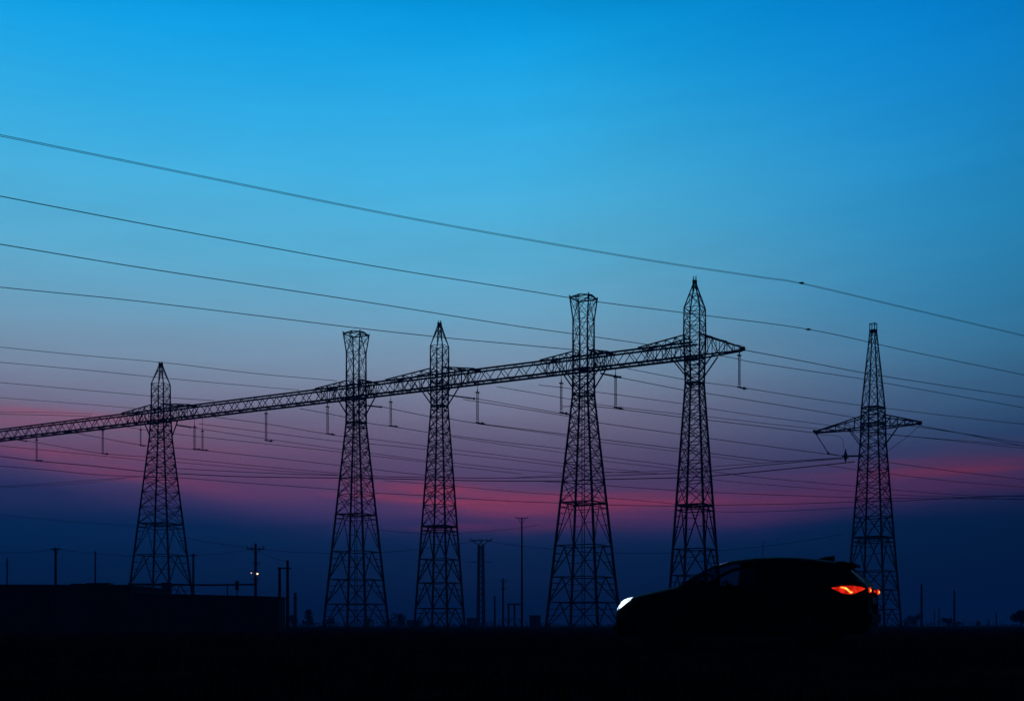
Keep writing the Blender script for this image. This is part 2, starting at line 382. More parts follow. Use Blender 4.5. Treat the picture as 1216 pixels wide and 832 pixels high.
def arms(root, P, wz, s, ranges, peak, zb=CZ+HB, gd=GD, tip=None):
    """raised bracing over the girder on both sides; a free arm where the girder ends"""
    hw = wz(zb)/2
    for sgn, reach in ranges:
        m = MB()
        free = tip is not None and sgn == tip[0]
        if free: reach = tip[1]
        n = 5
        for v in (-1, 1):
            p0 = Vector((sgn*hw, v*GW, zb)); p1 = Vector((sgn*reach, v*(.12 if free else GW+.12), zb+(.1 if free else 0)))
            q0 = Vector((sgn*hw, v*hw, zb+peak)); q1 = Vector((sgn*reach, v*(.12 if free else GW+.1), zb+(.45 if free else gd+.1)))
            m.bar(P(*p0), P(*p1), .11); m.bar(P(*q0), P(*q1), .09)
            for k in range(n):
                a, b = k/n, (k+1)/n; A = p0.lerp(p1, a); B = p0.lerp(p1, b); C = q0.lerp(q1, a); D = q0.lerp(q1, b)
                m.bar(P(*A), P(*D), .045) if k % 2 == 0 else m.bar(P(*C), P(*B), .045); m.bar(P(*A), P(*C), .045)
        for k in range(n+1):
            a = k/n; hw2 = hw*(1-a)+(.12 if free else GW)*a
            z = zb+peak*(1-a)+(.45 if free else gd+.1)*a; u = sgn*(hw*(1-a)+reach*a)
            m.bar(P(u, -hw2, z), P(u, hw2, z), .05)
            u2 = sgn*(hw*(1-a-1/n)+reach*(a+1/n)) if k < n else u
            if k < n and k % 2 == 0: m.bar(P(u, -hw2, z), P(u2, hw2*.9, z-(peak-gd)/n), .035)
        if free: m.box(tuple(P(sgn*(reach+.1), 0, zb+.28)), (.45, .45, .4))
        m.build('crossarm', MT['steel'], root)
        zlo = zb-2.0; lo = wz(zlo)/2
        for v in (-1, 1): MB().bar(P(sgn*lo, v*lo, zlo), P(sgn*(hw+1.5), v*GW, zb-.06), .085).build('knee_brace', MT['steel'], root)

T5 = pylon('lattice_pylon', 'pointed lattice pylon at the right end of the girder, rising behind the car roof', 825, 21,
    [(746,65),(455,22),(424,24),(401,26),(366,25),(338,4),(333,4)], [746,716,683,652,600,572,548,526,506,488,470,455,446,435,424,401,383.5,366,350,334], [600,455,424], .125, dict(top='point'))
arms(*T5, [(-1, 6.3), (1, 0)], 2.35, tip=(1, (bpt(884)-bpt(825)).length-.3))
T4 = pylon('lattice_pylon', 'wide lattice pylon with a flared open top standing just left of the car', 693, 25,
    [(746,89),(470,26),(440,25),(380,25),(352,33)], [746,715,685,648,597,572,550,530,512,495,481,468,458,448,438,410,380,354], [597,470,440], .14, dict(top='flare', ladder=True))
arms(*T4, [(-1, 5.2), (1, 3.5)], 2.1)
T3 = pylon('lattice_pylon', 'slender pointed lattice pylon in the middle of the row, between the two flared ones', 518+4, 28,
    [(746,60),(482,20),(455,21.6),(411,21.6),(386,4),(383,4)], [746,722,692,664,625,600,578,558,540,524,509,495,482,473,464,454,443,427,411,386], [625,482,455], .12, dict(top='point'))
arms(*T3, [(-1, 7.5), (1, 5.5)], 2.3)
T2 = pylon('lattice_pylon', 'flared open topped lattice pylon second from the left, with broad feet', 421+2, 29,
    [(746,77),(502,23.5),(473,23),(419,23),(395,31)], [746,717,688,655,611,588,568,549,532,517,502,492,482,473,462,446,419,397], [611,502,473], .14, dict(top='flare', ladder=True))
arms(*T2, [(-1, 6.0), (1, 3.0)], 2.1)
T1 = pylon('lattice_pylon', 'leftmost lattice pylon, pointed, with its feet hidden behind the dark low building', 191, 30,
    [(746,82),(520,26),(500,23.5),(484,21.5),(456,21.5),(434,4),(431,4)], [746,720,694,659,622,602,584,568,552,538,524,511,500,492,484,470,456,434], [622,520,500], .14, dict(top='point'))
arms(*T1, [(-1, 7.0), (1, 6.5)], 2.2)
# the free-standing pylon on the right
Y6 = 37.5*F/358
T6 = pylon('lattice_pylon', 'free standing pylon on the far right with tapered top and short crossarm', 1037, 24,
    [(746,64),(520,28.5),(503,28),(484,26.5),(394,8),(392,8)], [746,723,700,678,638,614,593,574,557,541,528,515,503,494,484,458,434,413,392], [638,503,484], .12, dict(top='prong', arm_yaw=R(180-14)), beam=False, fixed=Y6)
def arms6(root, P, wz, s):
    zb = CZ+(HY-508)/s; zt = CZ+(HY-494)/s
    for sgn, tipz, reach in ((1, zb-.35, 6.8), (-1, zb+.3, 5.5)):
        m = MB(); hw = wz(zb)/2; n = 5
        for v in (-1, 1):
            p0 = Vector((sgn*hw, v*hw, zb)); p1 = Vector((sgn*reach, v*.1, tipz)); q0 = Vector((sgn*hw, v*hw, zt)); q1 = Vector((sgn*reach, v*.1, tipz+.25))
            m.bar(P(*p0), P(*p1), .095); m.bar(P(*q0), P(*q1), .095)
            for k in range(n):
                a, b = k/n, (k+1)/n; A = p0.lerp(p1, a); B = p0.lerp(p1, b); C = q0.lerp(q1, a); D = q0.lerp(q1, b)
                m.bar(P(*A), P(*D), .045); m.bar(P(*A), P(*C), .045)
                m.bar(P(A.x, -A.y, A.z), P(*B), .035) if k % 2 else None
        m.box(tuple(P(sgn*reach, 0, tipz+.1)), (.4, .4, .45))
        m.build('crossarm', MT['steel'], root)
        zlo = zb-2.4; lo = wz(zlo)/2
        for v in (-1, 1): MB().bar(P(sgn*lo, v*lo, zlo), P(sgn*(hw+1.8), v*hw*.6, zb), .065).build('knee_brace', MT['steel'], root)
arms6(*T6)

def girder(a, b, label):
    A, B = bpt(a), bpt(b); d = (B-A); Ln = d.length; root = thing('lattice_girder', A - BD*0, BEAM_YAW, label, 'girder', 'lattice girders joining the pylons')
    if (B-A).dot(BD) < 0: raise ValueError
    for v in (-1, 1): MB().bar((.01, v*GW, 0), (Ln-.01, v*GW, 0), .15).build('bottom_chord', MT['steel'], root)
    for v in (-1, 1): MB().bar((.01, v*GW*.9, GD), (Ln-.01, v*GW*.9, GD), .13).build('top_chord', MT['steel'], root)
    m = MB(); n = max(4, round(Ln/1.25)); n += n % 2; st = Ln/n
    for k in range(n):
        x0, x1 = k*st, (k+1)*st
        for v in (-1, 1):
            if k % 2 == 0: m.bar((x0, v*GW, 0), (x1, v*GW*.9, GD), .05)
            else: m.bar((x0, v*GW*.9, GD), (x1, v*GW, 0), .05)
        m.bar((x0+.02, -GW, .05), (x0+.02, GW, .05), .04)
        if k % 2 == 0: m.bar((x0, -GW, 0), (x1, GW, 0), .035)
        else: m.bar((x0, GW*.9, GD), (x1, -GW*.9, GD), .03)
    m.build('web_lattice', MT['steel'], root)
P5 = [(-220, 188), (188, 421+2), (423, 522), (522, 693), (693, 825)]
for (a, b), l in zip(P5, ['long lattice girder running out of the left edge of the picture to the leftmost pylon', 'longest complete girder span, between the leftmost pylon and the broad flared one',
    'short girder span between the second and third pylons from the left', 'girder span between the slender middle pylon and the wide flared pylon', 'highest girder span, leading to the pylon behind the car']):
    girder(a, b, l)

# ------------------------------------------------------------------ insulators
def susp_proto():
    root = bpy.data.objects.new('suspension_insulator', None); COL.objects.link(root)
    for v in (-.085, .085):
        m = MB(); prof = []
        for k in range(20):
            z = -.15-k*.15; prof += [(.035, z), (.095, z-.03), (.035, z-.075)]
        m.lathe(prof, 8, c=(v, 0, 0)); m.build('insulator_string', MT['porc'], root)
    MB().box((0, 0, -.07), (.5, .12, .12)).box((0,0,.12),(.1,.1,.3)).build('top_yoke', MT['steel'], root)
    m = MB().box((0, 0, -3.25), (.42, .12, .14)); m.bar((.1, 0, -3.3), (1.0, 0, -3.36), .09, .06); m.box((.62, 0, -3.33), (.2, .16, .26)); m.build('line_clamp', MT['steel'], root)
    return root
sp0 = susp_proto()
SUS = [(43.5, 521.5, 546.5, 'hanging insulator nearest the left edge of the picture, below the girder'), (122, 510, 538.5, 'hanging insulator midway between the left edge and the leftmost pylon'),
       (167, 510, 529, 'short hanging insulator just left of the leftmost pylon shaft'), (231, 506, 533, 'taller of the two close hanging insulators right of the leftmost pylon'),
       (240.5, 511, 534, 'thinner of the two close hanging insulators right of the leftmost pylon'), (316, 490, 523, 'hanging insulator in the middle of the longest girder span'),
       (389, 482, 515, 'hanging insulator just left of the broad flared pylon'), (464, 476.5, 505.5, 'hanging insulator between the broad flared pylon and the slender one'),
       (567, 465, 502, 'hanging insulator right of the slender middle pylon'), (666.5, 454, 490, 'hanging insulator just left of the wide flared pylon beside the car'),
       (731, 447, 484, 'hanging insulator just right of the wide flared pylon beside the car'), (878, 421, 460, 'hanging insulator at the free tip of the girder, far right end')]
for i, (px, y0, y1, lb) in enumerate(SUS):
    o = sp0 if i == 0 else copy_tree(sp0)
    P_ = bpt(px); Y = P_.y; o.location = at(px, y0, Y); ln = (y1-y0)/F*Y; k = ln/3.3
    o.scale = (min(1, k*1.05), 1, k); o.rotation_euler = (0, 0, R(-8+i*3))
    tag(o, lb, 'insulator', 'insulators hanging from the girder')
    top = CZ+HB-.1; gap = (top-o.location.z)/k
    MB().bar((0, 0, .1), (0, 0, max(gap, .3)), .035).build('hanger_rod', MT['steel'], o)
STR = [(13,520.5,31,523.5,'slim horizontal insulator under the girder at the left edge'), (78,512,90,513.5,'short thick horizontal insulator under the girder in the left of the photo'),
       (210,504.5,226,507,'horizontal insulator sticking out right of the leftmost pylon'), (433,481,452,483,'horizontal insulator sticking out right of the broad flared pylon'),
       (532,469,562,473,'longest horizontal insulator, sticking out right of the slender middle pylon'), (714,443.5,736,447.5,'horizontal insulator sticking out right of the wide flared pylon')]
for x0, y0, x1, y1, lb in STR:
    Y = bpt(x0).y; a = at(x0, y0, Y); b = at(x1, y1, Y*1.01); root = thing('strain_insulator', a, 0, lb, 'insulator', 'strain insulators at the pylons'); d = b-a
    n = 14; pts = [d*(k/(2*n)) for k in range(2*n+1)]
    MB().tube(pts, [.05 if k % 2 else .13 for k in range(2*n+1)], 8).build('insulator_string', MT['porc'], root)
    MB().bar(d, d*1.06, .16).bar(-d*.04, Vector((0,0,0)), .08).bar(Vector((0,0,0)), Vector((-.2, 0, CZ+HB-a.z)), .05).build('end_fitting', MT['steel'], root)

# insulators of the free-standing pylon
sx = F/Y6
root = thing('insulator_string', at(967, 512, Y6), 0, 'slanting insulator string hanging from the left arm tip of the far right pylon', 'insulator')
d = at(983, 537, Y6*1.02) - at(967, 512, Y6); MB().tube([d*(k/32) for k in range(33)], [.03 if k%2 else .08 for k in range(33)], 8).build('discs', MT['porc'], root); MB().bar(d, d*1.07, .14).bar(d*-.04, d*.02, .16).build('end_fitting', MT['steel'], root)
root = thing('post_insulator', at(1022, 541, Y6), 0, 'thick horizontal post with upright spindle on the left side of the far right pylon', 'insulator')
MB().bar((.3,0,0), (at(1000,541.5,Y6)-at(1022,541,Y6)), .13).build('post', MT['steel'], root)
c = at(1004, 541, Y6)-at(1022, 541, Y6); MB().lathe([(.02,-.9),(.12,-.55),(.2,-.3),(.28,0),(.2,.3),(.12,.5),(.02,.95)], 10, c=tuple(c)).build('spindle', MT['porc'], root)

# ------------------------------------------------------------------ wires
def cr_spline(P, n=10):
    out = []
    for i in range(len(P)-1):
        p0, p1, p2, p3 = P[max(i-1,0)], P[i], P[i+1], P[min(i+2, len(P)-1)]
        for k in range(n):
            t = k/n; out.append(tuple(.5*((2*p1[j]) + (-p0[j]+p2[j])*t + (2*p0[j]-5*p1[j]+4*p2[j]-p3[j])*t*t + (-p0[j]+3*p1[j]-3*p2[j]+p3[j])*t**3) for j in range(2)))
    out.append(P[-1]); return out
def wire(pts, Y0, r, label, twin=0, node=None, Y1=None, ext=True, group='overhead power lines'):
    h0 = HY-pts[0][1]; h1 = HY-pts[-1][1]
    if Y1 is None: Y1 = Y0*max(.75, min(1.6, (h0/h1)))
    xa, xb = pts[0][0], pts[-1][0]; P = list(pts)
    def ex(p, q, L_): s = (q[1]-p[1])/(q[0]-p[0]); return (q[0]+L_, q[1]+s*L_)
    if ext and xa <= 0: P = [ex(P[1], P[0], -260)] + P
    if ext and xb >= 1216: P = P + [ex(P[-2], P[-1], 260)]
    S = cr_spline(P)
    def at3(x, y):
        u = (x-xa)/(xb-xa); return at(x, y, 1/((1-u)/Y0 + u/Y1))
    V = [at3(x, y) for x, y in S]
    m = MB()
    if twin:
        m.tube(V, r, 5); m.tube([v + Vector((0,0,-twin)) for v in V], r, 5)
    else: m.tube(V, r, 5)
    if node is None:
        tag(m.build('power_line', MT['wire']), label, 'power line', group)
    else:
        root = thing('power_line', (0,0,0), 0, label, 'power line', group)
        m.build('conductor', MT['wire'], root)
        y = min(S, key=lambda q: abs(q[0]-node))[1]; c = at3(node, y)
        MB().lathe([(.03,-.28),(.09,-.16),(.13,0),(.09,.16),(.03,.28)], 8, axis='x', c=tuple(c)).build('line_clamp', MT['steel'], root)
WIRES = [
 ([(0,160),(250,211),(500,261),(750,305),(900,328),(952,336),(1080,366),(1216,398)], 82, .021, 'topmost overhead power line, twin stranded, crossing the whole sky', .10, 952, 140),
 ([(0,233),(150,262),(300,290),(450,317),(600,341),(700,357),(825,373),(960,391),(1080,417),(1216,445)], 88, .037, 'second power line from the top, with a small clamp left of the far right pylon', .0, 960, 145),
 ([(0,290),(150,315),(300,338),(450,361),(600,385),(693,398),(762,408),(860,423),(900,431),(1026,450),(1047,454),(1216,484)], 111, .046, 'third power line from the top, dropping behind the girder near its right end', 0, None, 195),
 ([(0,341),(150,356),(300,374),(421,389),(530,401),(620,409.5),(690,416)], 126, .042, 'fourth power line from the top, ending at the wide flared pylon', 0, None, 133.5),
 ([(0,412),(100,422),(200,431),(300,443),(400,452)], 180, .040, 'power line reaching the broad flared pylon just below its waist ring, from the left edge', 0, None, 175),
 ([(0,430),(100,439),(208,450),(355,463)], 190, .044, 'second highest thin line in the left third, passing behind the tip of the leftmost pylon', 0, None, None),
 ([(0,454),(100,463),(190,471),(255,475.5)], 195, .042, 'thin line touching the leftmost pylon shaft just above the girder', 0, None, None),
 ([(0,472),(80,478),(165,485)], 195, .036, 'thin line dropping onto the girder left of the leftmost pylon', 0, None, None),
 ([(0,489),(60,489.5),(110,491)], 205, .03, 'faint level line over the pink glow at the left edge, upper of a pair', 0, None, None),
 ([(0,491.5),(70,493),(108,494)], 205, .04, 'faint level line over the pink glow at the left edge, lower of a pair', 0, None, None),
 ([(884,415.5),(950,428),(1028,443),(1120,457.5),(1216,471.6)], 125, .042, 'power line leaving the free tip of the girder for the right edge', 0, None, 170),
 ([(745,437.5),(810,450),(840,454.5),(878,459.5),(950,471),(1025,481.5),(1047,484),(1130,494),(1216,503.5)], 136, .038, 'power line starting under the highest girder span and passing the tip insulator foot', 0, None, 180),
 ([(735,448),(812,463),(840,467),(930,481.5),(1012,495),(1047,500.5),(1120,511),(1216,526)], 137, .042, 'power line leaving the horizontal insulator of the wide flared pylon to the right', 0, None, 185),
 ([(640,457),(667,460),(710,465.5),(809,479),(840,484.5),(900,493.5),(975,503.5),(1062,516),(1216,529)], 142, .036, 'power line level with the left arm tip of the far right pylon', 0, None, 190),
 ([(590,459),(678,474),(710,480),(808,491.5),(840,494.5),(960,508),(1080,518),(1216,532)], 145, .036, 'power line from the middle girder span running under the left arm of the rightmost pylon', 0, None, 195),
 ([(668,482.5),(712,483),(808,495),(840,498.5),(962,513),(968,513)], 142, .040, 'power line ending at the left arm tip of the far right pylon', 0, None, 147),
 ([(550,474),(668,493),(713,502),(806,515),(840,520),(975,538),(1002,541)], 148, .040, 'power line ending at the spindle of the far right pylon, from the long horizontal insulator', 0, None, 148),
 ([(562,472.5),(668,491),(672,492)], 148, .036, 'short line from the long horizontal insulator to the wide flared pylon', 0, None, 140),
 ([(452,482.5),(508,494),(533,497),(567,502.5),(675,516),(715,521.5),(805,532.5),(848,538.5),(920,547),(960,546),(1000,543)], 152, .042, 'line from the broad flared pylon to the foot of the insulator beyond the slender pylon', 0, None, 150),
 ([(567,503),(675,518),(716,525),(805,536),(848,542),(900,549)], 150, .034, 'line starting at the foot of the insulator right of the slender pylon', 0, None, 185),
 ([(356,485),(400,493),(437,502),(464,506),(508,513),(534,516.5),(600,525),(675,533.5),(717,542),(804,553),(885,565),(1022,577.5),(1058,581),(1150,588),(1216,589)], 158, .042, 'long line from the longest girder span touching the insulator foot beyond the broad pylon', 0, None, 215),
 ([(534,518),(600,528),(673,538),(717,547),(804,557.5),(850,569.5),(1020,584),(1058,587),(1216,593)], 170, .036, 'lower companion line crossing between the slender pylon and the right edge', 0, None, 215),
 ([(254,495),(316,503),(400,517),(440,521),(507,529.5),(534,533),(600,541),(672,550),(718,556),(760,559.5)], 165, .040, 'line descending from the longest girder span past the middle of its hanging insulator', 0, None, 200),
 ([(236,503),(300,511),(400,523.6),(442,527),(507,533.5),(534,538),(600,545),(672,554),(718,560),(780,561.5)], 168, .040, 'line starting at the top of the thinner close insulator right of the leftmost pylon', 0, None, 200),
 ([(226,507),(300,518.5),(400,532.7),(442,538),(505,546.5),(535,549),(610,557),(668,561.5)], 168, .038, 'line leaving the horizontal insulator of the leftmost pylon', 0, None, 195),
 ([(145,506),(208,515),(300,525),(400,536),(442,541),(506,548.5),(537,553),(620,562.5)], 175, .040, 'line starting under the girder left of the leftmost pylon and crossing its neck', 0, None, 195),
 ([(90,514),(122,520),(167,528),(208,531.5),(240,534.5),(320,543),(400,552),(443,557),(505,564),(536,567.5)], 178, .044, 'line from the short thick horizontal insulator past the feet of the close insulators', 0, None, 200),
 ([(31,523),(60,528),(120,538),(180,542.5),(210,544),(300,552.5),(400,561.5),(445,564.5)], 186, .042, 'line from the slim horizontal insulator at the left edge passing the second hanging insulator', 0, None, 205),
 ([(0,529),(60,535),(120,541),(180,547),(210,548.5),(300,556.5),(400,563.5)], 195, .040, 'line entering at the left edge just below the first hanging insulator top', 0, None, 210),
 ([(0,541.5),(44,547),(110,553),(175,560),(210,562),(300,566),(445,567.8),(534,570),(600,570.8),(670,570.8),(720,569),(803,567),(845,565),(930,557),(1015,548)], 190, .062, 'heaviest low line, sagging across most of the pink glow to the far right pylon', 0, None, 150),
 ([(180,553),(210,556),(330,562),(400,564),(445,565.5),(534,567),(600,567.3),(668,566),(720,564.5),(804,561.5),(845,558.5),(930,550),(1008,543.5)], 205, .050, 'line sagging just above the heaviest low line to the far right pylon', 0, None, 150),
 ([(610,567),(668,563.5),(718,561),(804,558.5),(845,554),(920,548.5),(1000,543)], 190, .034, 'thin line rising from the middle towards the spindle of the far right pylon', 0, None, 150),
 ([(0,553),(60,558),(125,564),(212,567),(290,573),(400,581),(446,585),(502,588),(536,590.5),(600,594.5),(668,597),(722,599),(800,600.5),(848,599.5),(940,598),(1018,595.5),(1058,595),(1150,590.5),(1216,588)], 230, .056, 'lowest long line, crossing the red cloud from edge to edge', 0, None, 235),
 ([(0,577.5),(80,572),(175,565),(208,563.5)], 220, .034, 'faint line rising from the left edge to the leftmost pylon, upper of two', 0, None, 205),
 ([(0,579),(90,574),(150,567.5)], 225, .030, 'faint line rising from the left edge to the leftmost pylon, lower of two', 0, None, 205),
 ([(455,570),(503,574),(536,576.5),(600,582.5),(668,587.5),(722,591),(800,598),(850,607),(930,606.5),(1018,602)], 215, .040, 'faint line under the heaviest low line in the middle of the picture', 0, None, 220),
 ([(640,571),(722,576.5),(802,582),(848,584.5),(940,588),(1020,590.5),(1090,591.5),(1216,592)], 215, .050, 'line passing low behind the pylon by the car towards the right edge', 0, None, 230),
 ([(980,552),(1024,558.5),(1057,562.5),(1130,571),(1216,578)], 170, .038, 'line crossing the red glow right of the far right pylon, lower of two', 0, None, 195),
 ([(1050,548),(1130,559),(1216,569)], 160, .040, 'line crossing the red glow right of the far right pylon, upper of two', 0, None, 185),
 ([(1091,505),(1150,516),(1216,529.5)], 147, .044, 'line leaving the right arm tip of the far right pylon', 0, None, 175),
 ([(1090,507),(1075,520),(1053,536)], 147, .028, 'slack jumper from the right arm tip back to the shaft of the far right pylon', 0, None, 147),
 ([(968,514),(972,516),(998,518.5),(1002,533)], 147.5, .022, 'thin jumper loop under the left arm of the far right pylon', 0, None, 147),
 ([(983,538),(1000,541)], 149, .03, 'short jumper between the slanting string and the spindle of the far right pylon', 0, None, 147),
]
for w in WIRES:
    pts, Y0, r, lb, tw, nd, Y1 = w; wire(pts, Y0, r, lb, tw, nd, Y1)

# ------------------------------------------------------------------ poles in the distance
def pole(px, top, Y, r, label, arms=(), kind='utility_pole', lean=0, extra=None, cat='pole', m='wood', rtop=None):
    h = CZ + (HY-top)/F*Y; root = thing(kind, (gx(px, Y), Y, 0), 0, label, cat, 'poles standing on the plain')
    n = 6; MB().tube([(lean*k/n, 0, -.1+(h+.1)*k/n) for k in range(n+1)], [r*(1.15-.4*k/n) if rtop is None else r+(rtop-r)*k/n for k in range(n+1)], 8).build('shaft', MT[m], root, True)
    for (y, half, tk, rise) in arms:                              # crossarms: row, half length in m
        z = CZ+(HY-y)/F*Y; a = MB(); a.bar((-half, 0, z+rise), (0, 0, z), tk).bar((0, 0, z), (half, 0, z+rise), tk)
        a.bar((-half*.5, .08, z+rise*.5), (0, .08, z-.7), tk*.5).bar((half*.5, .08, z+rise*.5), (0, .08, z-.7), tk*.5)
        a.build('crossarm', MT['steel'], root)
        for q in (-.9, -.45, .45, .9) if half > 1 else ():
            MB().lathe([(.04,0),(.08,.08),(.05,.14),(.08,.2),(.03,.28)], 8, c=(q*half, 0, z+rise*abs(q)+tk)).build('pin_insulator', MT['porc'], root)
    return root
pole(8.5, 662, 330, .28, 'faintest pole at the left edge, rising behind the dark building', [(668, .9, .08, 0)])
pole(66, 650, 120, .15, 'dark wooden pole with short crossarm above the left building', [(652, .5, .07, .08)])
pole(113, 654, 140, .11, 'bare thin pole above the left building, right of the wooden one')
pole(229.5, 657, 270, .32, 'faint pole just right of the leftmost pylon feet', [(659, 1.1, .1, 0), (670, .5, .06, 0)])
lp = pole(303.5, 645, 150, .20, 'stout pole with wide crossarm and two small lit lamps above the roof', [(652, 1.15, .09, .1), (668, .5, .06, 0), (687, .7, .06, 0)])
for (px, py, r, k, ml) in ((306.3, 681, .11, 'bulb', 'bright warm white lamp'), (299, 680, .09, 'dimbulb', 'dim pinkish lamp')):
    z = CZ+(HY-py)/F*150; c = (gx(px, 150)-gx(303.5, 150), -.28, z)
    lo = MB().lathe([(.1, .16), (.12, .12), (.06, .3)], 8, c=(c[0], c[1], z)).bar((0, 0, z+.2), (c[0], c[1], z+.2), .03).build('lamp', MT['steel'], lp, label=ml)
    MB().lathe([(r*.3, -r), (r*.85, -r*.5), (r, 0), (r*.85, r*.5), (r*.3, r)], 12, c=c).build('bulb', MT[k], lo, True)
# H-frame beside the building
hf = thing('h_frame_pole', (gx(336.5, 108), 108, 0), 0, 'pair of poles joined by a bar at the right end of the low building', 'pole')
for px, tp in ((332, 673), (341.5, 665)):
    MB().tube([(gx(px,108)-gx(336.5,108)+(.0), 0, -.1), (gx(px,108)-gx(336.5,108), 0, CZ+(HY-tp)/F*108)], [.17, .12], 8).build('shaft', MT['wood'], hf, True)
z = CZ+(HY-674.5)/F*108; MB().bar((-.5, -.16, z), (.75, -.16, z), .08).build('crossbar', MT['wood'], hf)
pole(350.5, 703, 210, .3, 'short blurred post with a thick head right of the pair of joined poles', [(709, .35, .2, 0)])
# far lattice mast with branching head
mx = 571; mY = 300; mr = thing('transmission_mast', (gx(mx, mY), mY, 0), 0, 'far pale twin column mast with a branching head, left of the tall thin pole', 'mast')
sp_ = (573.3-568.9)/F*mY/2; ht = CZ+(HY-647)/F*mY
for v in (-1, 1): MB().tube([(v*(sp_+.25), 0, -.1), (v*sp_, 0, ht)], [.45, .4], 8).build('column', MT['steel'], mr, True)
m = MB()
for k in range(14): z0, z1 = ht*k/14, ht*(k+1)/14; m.bar((-sp_, 0, z0), (sp_, 0, z1), .09).bar((sp_, 0, z0), (-sp_, 0, z1), .09)
m.build('lattice_bracing', MT['steel'], mr)
m = MB(); zt = CZ+(HY-641)/F*mY
m.bar((-sp_, 0, ht), (-2.7, 0, zt+.2), .16, .1).bar((sp_, 0, ht), (2.7, 0, zt+.2), .16, .1).bar((-sp_, 0, ht-.6), (0, 0, zt+.3), .12).bar((sp_, 0, ht-.6), (0, 0, zt+.3), .12).bar((-2.7, 0, zt-.1), (2.7, 0, zt-.1), .14)
for x in (-2.75, -1.6, -.5, .5, 1.5, 2.75): m.bar((x, 0, zt-.1), (x, 0, zt+random.uniform(.3,.8)), .09)
m.build('crossarm', MT['steel'], mr)
z = CZ+(HY-667)/F*mY; MB().bar((-3, 0, z), (3, 0, z), .1).build('crossarm', MT['steel'], mr)
pole(587.5, 707, 280, .25, 'short faint pole right of the twin column mast')
pole(597.3, 686, 190, .16, 'dark short pole with a knob between the mast and the tall thin pole', [(689, .9, .05, 0), (698, .3, .16, 0)])
pole(619.7, 614, 125, .13, 'tall thin pole with a small winged top, left of the wide flared pylon', [(615.5, .72, .05, .12)], rtop=.07, cat='pole', m='steel')
pf = thing('portal_frame', (gx(609.5, 260), 260, 0), 0, 'low faint goalpost shaped frame left of the tall thin pole', 'gantry')
for px in (604, 611): x = gx(px,260)-gx(609.5,260); MB().bar((x, 0, -.1), (x, 0, CZ+(HY-717)/F*260), .3).build('post', MT['steel'], pf)
z = CZ+(HY-717)/F*260; MB().bar((-1.3, 0, z), (1.6, 0, z), .26).build('top_beam', MT['steel'], pf)
pole(906, 642, 250, .14, 'hair thin pole rising behind the middle of the car roof', rtop=.06)
pole(1094.3, 693, 210, .22, 'nearer of the two bare poles right of the far right pylon')
pole(1133.2, 700, 235, .22, 'bare pole rising out of a bush on the right horizon')
pole(1109.5, 725, 380, .2, 'shorter of two tiny faint posts between the bare poles at the right')
pole(1115, 721, 380, .2, 'taller of two tiny faint posts between the bare poles at the right')
pole(1174, 735, 300, .2, 'tiny stub post on the right horizon')
pole(1183, 727, 380, .25, 'small faint post on the horizon left of the edge tree')
pole(9+560, 722, 420, .2, 'tiny faint post left of the twin column mast foot'); 
# thin distribution lines between distant poles
def dist_line(a, b, Ya, Yb, sag, r, lb):
    A, B = at(*a, Ya), at(*b, Yb); pts = []
    for k in range(17): u = k/16; p = A.lerp(B, u); p.z -= sag*4*u*(1-u); pts.append(p)
    tag(MB().tube(pts, r, 5).build('distribution_line', MT['wire']), lb, 'wire', 'low lines between the distant poles')
dist_line((66,651.5), (303,651), 120, 150, .9, .018, 'thin low wire between the wooden pole and the lamp pole')
dist_line((-60,648), (66,651.5), 110, 120, .5, .018, 'thin low wire from the left edge to the wooden pole')
dist_line((303.5,651), (341.5,666), 150, 108, .25, .02, 'thin low wire from the lamp pole to the joined poles')
dist_line((200,634), (571,641), 290, 300, 4, .05, 'faint low wire from behind the leftmost pylon to the twin column mast')
dist_line((571,641), (1000,634), 300, 290, 4, .05, 'faint low wire from the twin column mast to the right')
dist_line((430,627), (640,623), 260, 280, 1.5, .04, 'faint wire over the horizon glow behind the slender pylon')
dist_line((-40,606), (200,626), 260, 290, .5, .035, 'faint wire low at the left edge sloping to the leftmost pylon')

